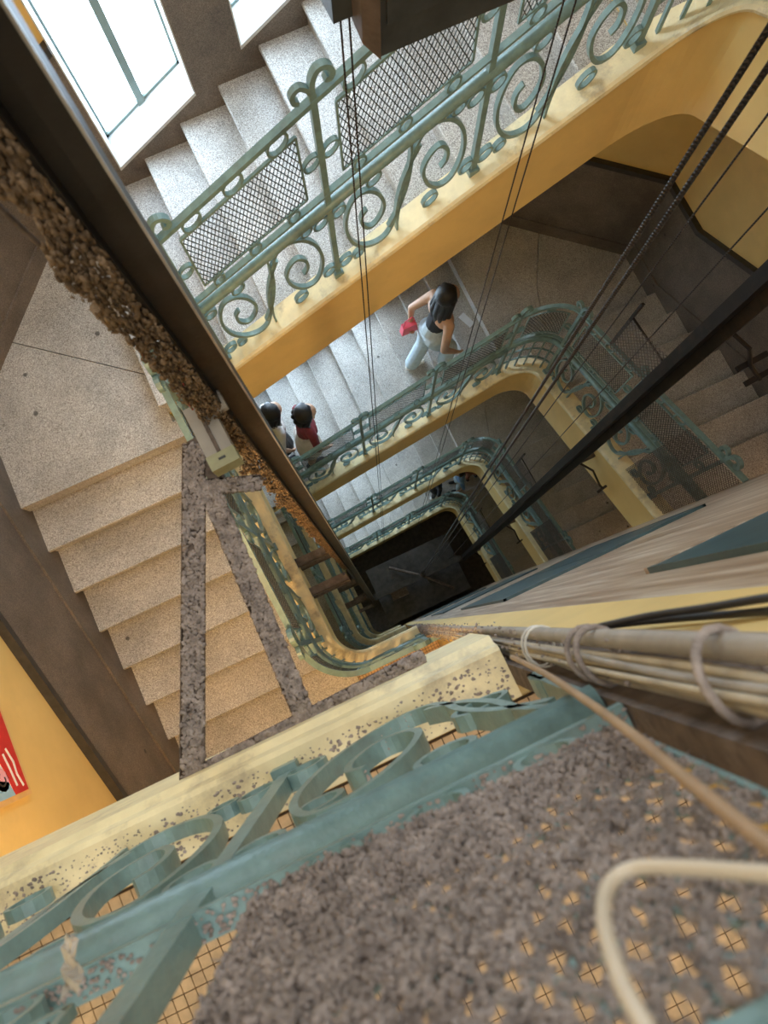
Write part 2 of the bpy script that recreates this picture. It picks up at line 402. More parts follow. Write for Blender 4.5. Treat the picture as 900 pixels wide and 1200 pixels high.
# windows
def make_window(n,x0,x1,k,WH=WH):
    t=thing('window_%d'%n,'',None,kind='structure'); dz=-H*k
    b=lambda x: win_bottom(x)+dz
    g=YF+.21
    def para(mb,xa,xb,za,zb,y0,y1): mb.prism([(xa,y0,b(xa)+za),(xb,y0,b(xb)+za),(xb,y0,b(xb)+zb),(xa,y0,b(xa)+zb)],(0,y1-y0,0))
    mb=MB(); para(mb,x0-.0,x1+.0,-.012,.012,YF-.035,YF+WTH-.02); mb.build('sill','sill',t)
    xm=(x0+x1)/2-.005
    for xa,xb in ((x0+.02,xm-.022),(xm+.022,x1-.02)):
        mb=MB(); para(mb,xa,xb,.03,WH-.03,g,g+.012); mb.build('pane','lit_glass',t)
    mb=MB(); para(mb,xm-.024,xm+.024,.0,WH,g-.03,g+.03); mb.build('mullion','frame_green',t)
    for xa,xb in ((x0,x0+.022),(x1-.022,x1)):
        mb=MB(); para(mb,xa,xb,.0,WH,g-.02,g+.03); mb.build('frame_stile','frame_green',t)
    for za,zb in ((.0,.032),(WH-.032,WH)):
        mb=MB(); para(mb,x0,x1,za,zb,g-.02,g+.03); mb.build('frame_rail','frame_green',t)
    for xa,xb in ((x0-.0,x0+.008),(x1-.008,x1)):
        mb=MB(); para(mb,xa,xb,.012,WH,YF-.03,g-.02); mb.build('reveal','sill',t)
n=1
for k in range(STOREYS):
    for (x0,x1) in WIN:
        make_window(n,x0,x1,k); n+=1
# ground floor of the well
mb=MB(); mb.box((XL-.2,-2.6,ZB-.1),(XR+.2,YF+.3,ZB)); tag(mb.build('floor','pit_concrete'),None,None,None,'structure')
# ------------------------------------------------------------------ lift wall
YW=-.14
mb=MB(); mb.prism([(.40,YW,ZB),(2.42,YW,ZB),(2.42,YW,ZT),(.40,YW,ZT)],(0,-.25,0)); wn=mb.build('wall_near','stone_wall'); tag(wn,None,None,None,'structure')
mb=MB(); mb.prism([(.285,YW,ZB),(.40,YW,ZB),(.40,YW,ZT),(.285,YW,ZT)],(0,-.25,0)); mb.build('painted_pier','yellow',wn)
for k in range(STOREYS):
    z=-H*k-.03
    t=thing('lift_door','blue-green steel lift door in the stone wall, '+ORD[k],'door',(1.12,YW,z),'lift doors')
    mb=MB(); mb.box((-.55,-.01,0),(-.005,.012,2.1)); mb.build('door_leaf','door_green',t)
    mb=MB(); mb.box((.005,-.01,0),(.55,.012,2.1)); mb.build('door_leaf','door_green',t)
    mb=MB(); mb.box((-.565,-.01,-.02),(.565,.014,0)); mb.build('sill','stone_wall',t)
    mb=MB(); mb.box((-.565,-.01,0),(-.55,.014,2.115)); mb.box((.55,-.01,0),(.565,.014,2.115)); mb.box((-.565,-.01,2.1),(.565,.014,2.115)); mb.build('door_frame','door_green',t)
# ------------------------------------------------------------------ balustrades
BAR=.014
def spiral(c,a0,a1,r0,r1,n=30):
    out=[]
    for i in range(n+1):
        t=i/n; a=math.radians(a0+(a1-a0)*t); r=r0+(r1-r0)*t**.8; out.append((c[0]+r*math.cos(a),c[1]+r*math.sin(a)))
    return out
def bez(p0,p1,p2,p3,n=12):
    return [tuple((1-t)**3*a+3*(1-t)**2*t*b+3*(1-t)*t*t*c+t**3*d for a,b,c,d in zip(p0,p1,p2,p3)) for t in [i/n for i in range(1,n+1)]]
TUBE_W=.62; LOW_W=.712; M0,M1=.775,1.175; TOP_W=1.275
def smooth_pts(P,sub=4):
    out=[];n=len(P)
    for i in range(n-1):
        p0=P[max(i-1,0)];p1=P[i];p2=P[i+1];p3=P[min(i+2,n-1)]
        for j in range(sub):
            t=j/sub; out.append(tuple(.5*(2*b+(-a+c)*t+(2*a-5*b+4*c-d)*t*t+(-a+3*b-3*c+d)*t**3) for a,b,c,d in zip(p0,p1,p2,p3)))
    return out+[P[-1]]
VOL=[(.185,.40),(.158,.375),(.162,.31),(.205,.255),(.255,.275),(.278,.34),(.25,.44),(.193,.515),(.128,.53),(.086,.47),(.072,.37),(.098,.25),(.16,.15),(.24,.10),(.30,.115),(.337,.19),(.352,.30),(.375,.39),(.41,.47),(.455,.535)]
VOL=[(s_,(w_-.10)*1.18+.02) for s_,w_ in VOL]
def volute(L): return smooth_pts([(s_*L/.757,w_) for s_,w_ in VOL])
def mapper(fn_pos):
    """fn_pos(s)->(x,y,nx,ny,z)"""
    def m(s,w,o=0.0):
        x,y,nx,ny,z=fn_pos(s); return Vector((x+nx*o,y+ny*o,z+w))
    return m
def flatbar(mb,m,pts,a=.016,b=.026):
    """bar following (s,w) points: thin in plane, deep across it"""
    P=[m(s,w) for s,w in pts]; q=[]
    vs=[];n=len(P)
    for i in range(n):
        s0,w0=pts[max(i-1,0)]; s1,w1=pts[min(i+1,n-1)]
        dx,dy=s1-s0,w1-w0; l=math.hypot(dx,dy) or 1; nx,ny=-dy/l*a/2,dx/l*a/2
        s,w=pts[i]
        for sg,o in ((1,-b/2),(1,b/2),(-1,b/2),(-1,-b/2)): vs.append(m(s+nx*sg,w+ny*sg,o))
    fs=[]
    for i in range(n-1):
        for k in range(4): fs.append((i*4+k,i*4+(k+1)%4,(i+1)*4+(k+1)%4,(i+1)*4+k))
    fs+=[(0,1,2,3),tuple(range((n-1)*4,n*4))[::-1]]
    mb.add(vs,fs)
def ringpts(c,r,n=14): return [(c[0]+r*math.cos(2*math.pi*i/n),c[1]+r*math.sin(2*math.pi*i/n)) for i in range(n+1)]
def lattice(mb,m,s0,s1,w0,w1,cell,wire,wv=None):
    """woven diamond mesh clipped to a rectangle, every strand a thin prism"""
    Wd=s1-s0; Hd=w1-w0; ch=wv or cell*1.15; q=ch/cell
    i=0
    def seg(p,qq):
        n=max(1,int(math.hypot(qq[0]-p[0],qq[1]-p[1])/.12)) if CURVED[0] else 1
        pts=[(p[0]+(qq[0]-p[0])*j/n,p[1]+(qq[1]-p[1])*j/n) for j in range(n+1)]
        flatbar(mb,m,pts,wire,wire*.9)
    c=-Hd/q
    while c<Wd:
        # rising strand s=c+t, w=q*t
        ta=max(0,-c); tb=min(Hd/q,Wd-c)
        if tb-ta>.004: seg((s0+c+ta,w0+q*ta),(s0+c+tb,w0+q*tb)); seg((s1-c-ta,w0+q*ta),(s1-c-tb,w0+q*tb))
        c+=cell
CURVED=[False]
def bay(t,pos,L,detail=2,cell=.0225,wire=.0032,mesh=True,scroll=True,g='green'):
    m=mapper(pos)
    if mesh:
        a,b=.09,L-.09
        mb=MB(); lattice(mb,m,a,b,M0,M1,cell,wire,.052); p=mb.build('mesh_panel','mesh_wire',t,recalc=False)
        mb=MB(); flatbar(mb,m,[(a,M0),(a,M1)],.01,.01); flatbar(mb,m,[(b,M0),(b,M1)],.01,.01); flatbar(mb,m,[(a,M0),(b,M0)],.01,.01); flatbar(mb,m,[(a,M1),(b,M1)],.014,.014); mb.build('panel_frame',g,p)
        R=.032
        for f in ([.22,.5,.78] if L>.5 else [.5]):
            for w in ((M1+TOP_W)/2,(M0+LOW_W)/2):
                r=abs(TOP_W-M1)/2-.004 if w>1 else .029
                mb=MB(); flatbar(mb,m,ringpts((L*f,w),r),.009,.022); mb.build('ring',g,t)
        for s in (.045,L-.045):
            mb=MB(); flatbar(mb,m,ringpts((s,.97),.036),.009,.022); mb.build('ring',g,t)
    if scroll:
        v=volute(L)
        mb=MB(); flatbar(mb,m,v); mb.build('scroll',g,t)
        v2=[(L-s,TUBE_W-w) for s,w in v]
        mb=MB(); flatbar(mb,m,v2); mb.build('scroll',g,t)
        k=L/.748
        mb=MB(); flatbar(mb,m,[(.345*k,0.0)]+bez((.345*k,0),(.33*k,.2),(.42*k,.4),(.405*k,.6),10),.011); mb.build('scroll',g,t)
        for c,r in (((.045*k,.53),.034),((.225*k,TUBE_W-.06),.036),((.05*k,.075),.036),((.125*k,.05),.028),((L-.045*k,TUBE_W-.53),.034),((L-.225*k,.045),.038),((L-.05*k,TUBE_W-.075),.036),((L-.125*k,TUBE_W-.05),.028)):
            mb=MB(); flatbar(mb,m,ringpts(c,r),.01,.024); mb.build('ring',g,t)
def post(t,pos,s,g='green'):
    m=mapper(pos)
    x,y,nx,ny,z=pos(s); mb=MB()
    mb.tube([(x,y,z-.03),(x,y,z+TOP_W+.04)],0,rect=(.028,.028)); mb.box((x-.026,y-.026,z-.01),(x+.026,y+.026,z+.03))
    p=mb.build('post',g,t)
    mb=MB()   # curled finial: one scroll to each side
    hook=[(s,TOP_W+.03),(s+.004,TOP_W+.09),(s+.03,TOP_W+.135),(s+.065,TOP_W+.135),(s+.085,TOP_W+.105),(s+.072,TOP_W+.078),(s+.055,TOP_W+.085)]
    hook2=[(s,TOP_W+.01),(s-.012,TOP_W+.055),(s-.045,TOP_W+.085),(s-.075,TOP_W+.065),(s-.075,TOP_W+.03),(s-.055,TOP_W+.02)]
    z0=pos(s)[4]
    def ms(ss,w,o=0):   # unsloped at the finial
        x,y,nx,ny,z=pos(s); x2,y2,_,_,_=pos(s+.01); d=Vector((x2-x,y2-y,0)).normalized()*(ss-s); return Vector((x+d.x+nx*o,y+d.y+ny*o,z+w))
    flatbar(mb,ms,smooth_pts(hook,3),.022,.03); flatbar(mb,ms,smooth_pts(hook2,3),.02,.026)
    mb.build('finial',g,p)
    return p
def rails(t,samples,g='green'):
    mb=MB(); mb.tube([(x,y,z+TUBE_W) for x,y,nx,ny,z in samples],.027,10); mb.build('handrail',g,t,True)
    mb=MB(); mb.tube([(x,y,z+LOW_W) for x,y,nx,ny,z in samples],0,rect=(.03,.012),up=(0,0,1)); mb.build('lower_rail',g,t)
    mb=MB(); mb.tube([(x,y,z+TOP_W) for x,y,nx,ny,z in samples],0,rect=(.034,.022),up=(0,0,1)); mb.build('top_rail',g,t)
def lin(fn,len_,s0=0.0):
    return lambda s: fn((s+s0)/len_)
def corner_bay(t,fn,g='green'):
    L=RA*math.pi/2; pos=lambda s: fn(s/L); m=mapper(pos); CURVED[0]=True
    a,b=.09,L-.09
    mb=MB(); lattice(mb,m,a,b,M0,M1,.0225,.0032,.052); p=mb.build('mesh_panel','mesh_wire',t,recalc=False)
    mb=MB(); flatbar(mb,m,[(a,M0),(a,M1)],.01,.01); flatbar(mb,m,[(b,M0),(b,M1)],.01,.01)
    for w in (M0,M1): flatbar(mb,m,[(a+(b-a)*i/5,w) for i in range(6)],.01,.01)
    mb.build('panel_frame',g,p)
    for w in ((M1+TOP_W)/2,(M0+LOW_W)/2):
        mb=MB(); flatbar(mb,m,ringpts((L/2,w),.03),.009,.022); mb.build('ring',g,t)
    for s in (.045,L-.045):
        mb=MB(); flatbar(mb,m,ringpts((s,.97),.036),.009,.022); mb.build('ring',g,t)
    for i in range(1,6):
        mb=MB(); flatbar(mb,m,[(L*i/6,0),(L*i/6,TUBE_W)],.014,.02); mb.build('baluster',g,t)
    for w in (.2,.4):
        mb=MB(); flatbar(mb,m,[(L*i/10,w) for i in range(11)],.012,.016); mb.build('cross_bar',g,t)
    CURVED[0]=False
def make_balustrade(kind):
    t=thing('balustrade','x','balustrade')
    if kind=='far':
        Lf=2.27; pos=lin(seg_far,Lf); step=Lf/3-.0001
        rails(t,join(smp(seg_fl,12),smp(seg_far,4)))
        for i in range(3):
            bay(t,(lambda o: (lambda s: pos(s+o)))(i*Lf/3),Lf/3)
        for i in range(4): post(t,pos,min(i*Lf/3+.0,Lf))
        corner_bay(t,seg_fl)
    if kind=='left':
        Lf=1.41; pos=lin(seg_left,Lf)
        rails(t,join(smp(seg_nl,12),smp(seg_left,4)))
        for i in range(2): bay(t,(lambda o: (lambda s: pos(s+o)))(i*Lf/2),Lf/2)
        for i in range(3): post(t,pos,i*Lf/2)
        corner_bay(t,seg_nl)
    if kind=='right':
        Lf=1.665; pos=lin(seg_right,Lf)
        rails(t,join(smp(seg_fr,12),smp(seg_right,4)))
        for i in range(2): bay(t,(lambda o: (lambda s: pos(s+o)))(i*.745),.745)
        for i in range(3): post(t,pos,i*.745)
        corner_bay(t,seg_fr)
        m=mapper(pos)
        # dusty fine wire screens: one over the last bay, one standing above the top rail
        mb=MB(); lattice(mb,lambda s,w,o=0:m(s,w,o-.03),1.20,1.66,.02,1.27,.026,.0032); mb.build('wire_screen','fine_mesh',t,recalc=False)
        mb=MB(); lattice(mb,lambda s,w,o=0:m(s,w,o-.03),.36,.80,TOP_W+.0,TOP_W+.46,.034,.004,.05); sc=mb.build('wire_screen','fine_mesh',t,recalc=False)
        mb=MB(); flatbar(mb,m,[(.36,TOP_W-.02),(.36,TOP_W+.66)],.02,.02); flatbar(mb,m,[(.36,TOP_W+.46),(.80,TOP_W+.30)],.012,.012); mb.build('screen_frame','steel',sc)
    if kind=='near':
        Lf=.395; pos=lin(seg_near,Lf)
        rails(t,smp(seg_near,2))
        bay(t,pos,Lf); post(t,pos,0.02)
    return t
BAL_LABEL={'left':'green scrollwork balustrade with mesh along the poster wall flight, ','far':'green scrollwork balustrade with mesh along the window flight, ','right':'green scrollwork balustrade with dusty wire screen beside the lift wall flight, ','near':'short green balustrade at the lift landing edge, '}
for kind in ('far','left','right','near'):
    b0=make_balustrade(kind)
    for k in range(STOREYS):
        b=b0 if k==0 else copy_tree(b0,None,-H*k)
        tag(b,BAL_LABEL[kind]+ORD[k],'balustrade','green balustrades around the well')
# ------------------------------------------------------------------ top landing where the photographer stands
t=thing('top_landing','cream-edged mosaic landing slab behind the dusty near balustrade','landing')
mb=MB(); mb.box((XL,-2.6,-.30),(.18,-.13,-.006)); mb.box((.18,-.41,-.30),(.284,-.218,-.006)); mb.box((.18,-2.6,-.30),(2.4,-.40,-.006)); mb.build('slab','yellow',t)
mb=MB(); strip(mb,[(x,RYN,0,-1,.045) for x in (.18,-.3,-1.0,XL)],[(-.075,-.42),(-.075,-.06),(-.06,-.045),(-.055,-.008),(-.045,0),(.055,0),(.055,-.42)][::-1]); mb.build('edge_kerb','cream',t)
# mosaic tiles, laid one by one where the eye falls through the mesh
TS=.0245
tile=MB(); tile.prism([(-.0112,-.0112,0),(.0112,-.0112,0),(.0112,.0112,0),(-.0112,.0112,0)],(0,0,.006)); tile0=tile.build('tile','mosaic',t); 
mb=MB(); mb.box((XL,-2.6,-.006),(.284,-.25,.001)); mb.box((.284,-2.6,-.006),(2.4,-.392,.001)); mb.build('grout_bed','grout',t)
cells=[]
for i in range(-38,11):
    for j in range(0,40):
        cells.append((i*TS+.01,-.265-j*TS))
def vis(c):
    x,y=c
    cc=np.linalg.inv(CAMROT)@np.array([x,y,-CZ]); px=450+FPX*cc[0]/cc[2]; py=600+FPX*cc[1]/cc[2]
    return (-20<px<920 and 600<py<1215),px,py
seen=[c for c in cells if vis(c)[0]]
seen.sort(key=lambda c: (c[0]+.05)**2*.6+(c[1]+.45)**2)
first=True
for c in seen[:300]:
    o=tile0 if first else tile0.copy()
    if not first: COL.objects.link(o); o.parent=t
    first=False; o.location=(c[0],c[1],0)
picked=set(seen[:300]); mb=MB()
for i in range(-78,28):
    for j in range(0,60):
        c=(i*TS+.01,-.265-j*TS)
        if c in picked or (c[0]>.27 and c[1]>-.41) or c[0]<XL+.02: continue
        a=.0112; mb.prism([(c[0]-a,c[1]-a,0),(c[0]+a,c[1]-a,0),(c[0]+a,c[1]+a,0),(c[0]-a,c[1]+a,0)],(0,0,.006))
o=mb.build('tile_field','mosaic',t,recalc=False); o['kind']='stuff'
# near balustrade on the top landing
t=thing('balustrade','dust-laden pale green balustrade on the cream kerb of the top landing','balustrade')
def seg_top(s): return (.178-s,RYN,0,-1,.05)
rails(t,[seg_top(0),seg_top(2.1)],'green')
PS=.483   # first post
posts=[PS+.748*i for i in range(3)]
for s in posts: post(t,seg_top,s,'green')
def vol_between(s0,L): return (lambda s: seg_top(s0+s))
for s0 in posts[:2]: bay(t,vol_between(s0,.748),.748,g='green')
# the bay at the wall: mesh with matted lint
bay(t,seg_top,PS,scroll=False,mesh=False)
m=mapper(seg_top)
def path_end(L):
    return [(PS-s,w) for s,w in volute(.748)]
v=volute(.748)
for pts in (v,[(.748-s,TUBE_W-w) for s,w in v]):
    q=[(PS-s,w) for s,w in pts if PS-s>.0]
    mb=MB(); flatbar(mb,m,q,.014,.03); mb.build('scroll','green',t)
for c,r in (((PS-.045,.545),.035),((PS-.118,.462),.034),((PS-.045,.06),.04),((PS-.38,.30),.045),((PS-.30,.53),.04)):
    mb=MB(); flatbar(mb,m,ringpts(c,r),.011,.026); mb.build('ring','green',t)
a,b=.02,PS-.085
mb=MB(); lattice(mb,m,a,b,M0,M1,.024,.0042,.050); p=mb.build('mesh_panel','green',t,recalc=False)
mb=MB(); flatbar(mb,m,[(a,M0),(a,M1)],.005,.008); flatbar(mb,m,[(b,M0),(b,M1)],.012,.014); flatbar(mb,m,[(a,M0),(b,M0)],.012,.014); flatbar(mb,m,[(a,M1),(b,M1)],.012,.014); mb.build('panel_frame','green',p)
for f in (.2,.5,.8):
    for w in ((M1+TOP_W)/2,(M0+LOW_W)/2):
        mb=MB(); flatbar(mb,m,ringpts((a+(b-a)*f,w),.03),.009,.022); mb.build('ring','green',t)
mb=MB(); rnd=random.Random(3)
cell=.024; chh=.050
for i in range(36000):
    s=rnd.uniform(a,b); w=rnd.uniform(M0-.012,M1)
    u=((s-a)/cell-(w-M0)/chh); v2=((b-s)/cell-(w-M0)/chh)
    du=abs(u-round(u)); dv=abs(v2-round(v2)); e=min(du,dv)
    n1=noise.noise(Vector((s*14,w*14,3.3)))
    dens=min(1,max(0,(s-.14)/.20))*.8+.8*min(1,max(0,(M0+.12-w)/.12))+.6*n1       # matted away from the wall, thinner beside it
    lim=.2+.36*max(0,dens)
    if e>lim*(.6+.4*rnd.random()): continue
    r=rnd.uniform(.0013,.0034)*(.8+.4*max(0,min(1,dens)))
    P=m(s,w,-.001-rnd.uniform(-.002,.002+.009*max(0,dens))); mb.blob(P,r,(1,1,rnd.uniform(.7,1.3)),.5,i*.37)
    if rnd.random()<.35:
        q=P+Vector((rnd.uniform(-1,1),rnd.uniform(.1,1),rnd.uniform(-1,1))).normalized()*rnd.uniform(.004,.013); k=Vector((rnd.uniform(-1,1),rnd.uniform(-1,1),rnd.uniform(-1,1)))*.0007
        mb.add([P-k,P+k,q],[(0,1,2)])
o=mb.build('lint','dust',p,True,recalc=False); o['kind']='stuff'
mb=MB()
for i in range(2600):   # lint on the lower rail, scrolls and kerb
    c=rnd.random()
    if c<.35: P=m(rnd.uniform(.0,1.3),rnd.choice([LOW_W+.008]),rnd.uniform(-.012,.012)); r=rnd.uniform(.001,.0025)
    elif c<.8: P=Vector((rnd.uniform(-1.2,.17),RYN+rnd.uniform(-.05,.035),.046)); r=rnd.uniform(.0008,.0026)*(1.5 if noise.noise(P*16)>.15 else .8)
    else:
        s,w=rnd.choice(v); P=m(PS-s,w+.006,rnd.uniform(-.01,.01)); r=rnd.uniform(.001,.0028)
    mb.blob(P,r,(1.3,1,.6),.5,i*.7)
o=mb.build('loose_lint','dust',t,recalc=False); o['kind']='stuff'
# torn plastic film on the rail
mb=MB(); A=onY((85,1165),-.165); B=onY((80,1095),-.15)
pts=[]
for i in range(9):
    f=i/8; c=A.lerp(B,f)
    for j in range(5): pts.append(c+Vector(((j-2)*.005*(1-.5*f)+.003*math.sin(i*1.7+j),.004*math.sin(i*2.3+j*1.9),.004*math.cos(i*1.3+j*2))))
mb.add(pts,[(i*5+j,i*5+j+1,i*5+j+6,i*5+j+5) for i in range(8) for j in range(4)])
tag(mb.build('plastic_scrap','plastic_film'),'torn scrap of dirty clear plastic caught on the near handrail','plastic')
# ------------------------------------------------------------------ lift shaft: guide rails, brackets, ropes, counterweight, car
ZR0,ZR1=-14.0,2.6
def guide(name,x,y,sgn,label):
    t=thing(name,label,'guide rail',(x,y,ZR0),'lift guide rails')
    h=ZR1-ZR0
    mb=MB(); mb.box((-.009,-.075,0),(.004,.075,h)); mb.build('rail_flange','steel',t)
    mb=MB(); mb.box((min(0,sgn*.075),-.012,0),(max(0,sgn*.075),.012,h)); mb.build('rail_blade','steel',t)
    mb=MB(); mb.box((min(-sgn*.06,-sgn*.012),-.06,0),(max(-sgn*.06,-sgn*.012),-.052,h)); mb.box((min(-sgn*.022,-sgn*.012),-.06,0),(max(-sgn*.022,-sgn*.012),.05,h)); mb.build('backing_angle','steel',t)
    return t
GLX,GLY=-.150,.60; GRX,GRY=2.07,.62
gl=thing('guide_rail','wide dark steel lift guide rail with matted brown lint beside the triangular bracket','guide rail',(GLX,GLY,ZR0),'lift guide rails')
_h=ZR1-ZR0
mb=MB(); mb.box((.045,.0,0),(.075,.06,_h)); mb.build('rail_blade','steel',gl)
mb=MB(); mb.box((.0725,-.003,0),(.0762,.003,_h)); mb.build('polished_edge','steel_edge',gl)
mb=MB(); mb.box((.018,.012,0),(.047,.05,_h)); mb.build('rail_web','steel',gl)
mb=MB(); mb.box((.004,-.02,0),(.02,.08,_h)); mb.build('rail_flange','steel',gl)
gr=guide('guide_rail',GRX,GRY,-1,'dark steel lift guide rail beside the lift wall flight with hooked brackets')
mb=MB(); rnd=random.Random(5)
for i in range(17000):
    z=rnd.uniform(-4.5,1.3); f=min(1,max(.2,(z+4.5)/4.0)); lump=max(0,.55+noise.noise(Vector((0,0,z*7)))*1.1)
    x=.016-rnd.random()**1.2*(.025+.05*f*lump); P=Vector((x,-.022-rnd.random()*.03*f*lump+.02*rnd.random(),z-ZR0))
    mb.blob(P,rnd.uniform(.0012,.0038)*(.7+.4*f),(1,1,2.6),.6,i*.53)
    if rnd.random()<.3:
        q=P+Vector((rnd.uniform(-1,.3),rnd.uniform(-1,.3),rnd.uniform(-1,1))).normalized()*rnd.uniform(.006,.016); mb.add([P-Vector((.0007,0,.0005)),P+Vector((.0007,0,.0005)),q],[(0,1,2)])
o=mb.build('lint','dust_brown',gl,True,recalc=False); o['kind']='stuff'
# triangular bracket at the top landing
ZK=-.10
t=thing('rail_bracket','rusty triangular angle-iron bracket thick with grey lint on the kerb edge','bracket',(-.25,-.12,ZK))
o0=Vector((-.25,-.12,ZK))
def ang_iron(mb,a,b,w=.05,th=.006):
    a=Vector(a)-o0; b=Vector(b)-o0
    mb.tube([a,b],0,rect=(w,th),up=(0,0,1)); d=(b-a).normalized(); n=d.cross(Vector((0,0,1)))
    mb.tube([a-n*w/2+Vector((0,0,-.022)),b-n*w/2+Vector((0,0,-.022))],0,rect=(th,.05),up=(0,0,1))
A1=onZ((226,930),ZK);A2=onZ((228,520),ZK);B1=onZ((362,850),ZK);B2=onZ((243,565),ZK);C1=onZ((232,915),ZK);C2=onZ((500,775),ZK);D1=onZ((238,572),ZK);D2=onZ((306,566),ZK);E1=onZ((225,515),ZK);E2=onZ((262,578),ZK)
IR={}
for nm,a,b,w in (('long_bar',A1,A2,.052),('diagonal_bar',B1,B2,.045),('kerb_bar',C1,C2,.05),('clip_bar',D1,D2,.035),('tie_bar',E1,E2,.03)):
    mb=MB(); ang_iron(mb,a,b,w); IR[nm]=mb.build(nm,'bracket',t)
mb=MB(); rnd=random.Random(9)
for (a,b,n,w) in ((A1,A2,2200,.024),(B1,B2,1900,.022),(C1,C2,2600,.027),(D1,D2,300,.015)):
    for i in range(n):
        f=rnd.random(); d=(b-a).normalized(); s=Vector((-d.y,d.x,0))
        P=a.lerp(b,f)+s*rnd.uniform(-w,w)-o0; P.z+=.004; P.z+=.012*max(0,noise.noise(P*25))*rnd.random(); mb.blob(P,rnd.uniform(.002,.0052),(1.2,1.2,.7),.5,i*.9)
o=mb.build('lint','dust',t,True,recalc=False); o['kind']='stuff'
# limit switch box on the rail
t=thing('limit_switch','grey limit switch box with olive end cap fixed to the wide guide rail','switch',onZ((262,505),-.02))
L0=t.location.copy()
a=onZ((232,478),-.02)-L0; b=onZ((268,548),-.02)-L0; d=(b-a).normalized(); n=Vector((-d.y,d.x,0))
mb=MB(); mb.tube([a,a.lerp(b,.78)],0,rect=(.062,.05),up=(0,0,1)); mb.build('body','grey_box',t)
mb=MB(); mb.tube([a+Vector((0,0,.026)),a.lerp(b,.78)+Vector((0,0,.026))],0,rect=(.008,.006),up=(0,0,1)); mb.build('lid_seam','bracket',t)
mb=MB(); mb.tube([a.lerp(b,.78),b],0,rect=(.066,.054),up=(0,0,1)); mb.build('end_cap','olive_cap',t)
mb=MB(); c=b.lerp(a,.12)+Vector((0,0,.028)); mb.tube([c-n*.008,c+n*.008],0,rect=(.005,.002),up=(0,0,1)); mb.build('slot','trim_black',t)
r0=onZ((256,470),.02)-L0; mb=MB(); mb.tube([r0-n*.012,r0+n*.012],.026,16); mb.build('roller','conduit',t,False)
mb=MB(); mb.tube([r0,a.lerp(b,.1)],0,rect=(.016,.008),up=(0,0,1)); mb.build('roller_arm','bracket',t)
# loose wires at the rail
def cable(name,pts,r,mat,label,cat='cable',group=None,sub=8):
    P=[Vector(p) for p in pts]; out=[]
    n=len(P)
    for i in range(n-1):
        p0=P[max(i-1,0)];p1=P[i];p2=P[i+1];p3=P[min(i+2,n-1)]
        for j in range(sub):
            t_=j/sub; out.append(.5*((2*p1)+(-p0+p2)*t_+(2*p0-5*p1+4*p2-p3)*t_*t_+(-p0+3*p1-3*p2+p3)*t_**3))
    out.append(P[-1])
    mb=MB(); mb.tube(out,r,8); o=mb.build(name,mat,None,True); tag(o,label,cat,group); return o
Zr=.15
cable('hanging_cable',[onZ((-30,215),.75),onZ((0,243),.68),onZ((60,300),.55),onZ((110,350),.42),onZ((150,385),.3),onZ((200,425),.15),onZ((235,480),.0)],.0045,'bracket','brown fibre cable drooping along the linted guide rail to the switch box')
cable('red_wire',[onZ((190,420),.15),onZ((205,423),.13),onZ((214,445),.1),onZ((216,465),.06),onZ((226,480),.02)],.0022,'wire_red','thin red wire entering the limit switch box')
cable('loose_wire',[onZ((150,385),.3),onZ((172,392),.25),onZ((176,420),.2),onZ((210,450),.1),onZ((228,478),.0)],.0025,'wire_cream','pale loose wire looped beside the red wire')
mb=MB(); q=onZ((112,360),.45); mb.tube([q,q+Vector((.0,0,-.085))],[.010,.009],8)
for i in range(40): mb.blob(q+Vector((rnd.uniform(-.01,.01),rnd.uniform(-.01,.01),-rnd.random()*.085)),.004,amp=.5,seed=i)
tag(mb.build('cable_stub','dust_brown'),'linted stub of cut cable hanging from the brown fibre cable','cable')
# brackets from each guide rail to the stringers
BRZ=(-3.72,-4.0,-7.82,-8.08,-11.95)
def bracket(x0,x1,y,z,label,g):
    t=thing('wall_bracket',label,'bracket',((x0+x1)/2,y,z),g); h=abs(x1-x0)/2
    mb=MB(); mb.box((-h,-.03,-.004),(h,.03,.004)); mb.build('plate','bracket',t)
    mb=MB(); mb.box((-h,-.034,-.05),(h,-.026,.004)); mb.build('flange','bracket',t)
    mb=MB(); mb.tube([(-h*.9,.02,0),(-h*.9,.02,.02)],.012,6); mb.tube([(h*.9,.02,0),(h*.9,.02,.02)],.012,6); mb.build('bolt','steel',t)
for k,zz in enumerate(BRZ):
    for dy in (-.14,.10):
        bracket(-.457,-.14,GLY+dy,zz,['first','second','third','fourth','fifth'][k]+' pair of plates below the switch box, plate nearer the '+('kerb' if dy<0 else 'windows'),'brackets of the wide guide rail')
for k,zz in enumerate((-4.65,-8.7,-12.6)):
    bracket(2.07,2.295,GRY-.02,zz,'short bracket plate tying the plain guide rail to the stringer, '+ORD[k+1],'brackets of the other guide rail')
    t=thing('hook_rod','bent dark hook rod hanging on the plain guide rail bracket, '+ORD[k+1],'rod',(GRX,GRY,zz),'hook rods on the guide rail')
    mb=MB(); mb.tube([(.05,-.03,0),(.15,-.16,-.03),(.15,-.30,-.05),(.16,-.34,-.05)],.011,6); mb.build('rod','steel',t)
    mb=MB(); mb.tube([(.10,-.35,-.05),(.20,-.33,-.05)],.012,6); mb.build('hook','steel',t)
t=thing('rail_clamp','dark clamp arm with prongs on the guide rail above the screen','clamp',(GRX,GRY,-1.72))
mb=MB(); mb.tube([(0,-.05,0),(.08,-.16,-.06),(.13,-.22,-.2),(.17,-.30,-.25)],.012,6); mb.build('arm','steel',t)
mb=MB(); mb.tube([(.06,-.21,-.2),(.24,-.20,-.2)],0,rect=(.03,.02)); mb.build('prong','steel',t)
mb=MB(); mb.tube([(.09,-.29,-.25),(.27,-.28,-.25)],0,rect=(.03,.02)); mb.build('prong','steel',t)
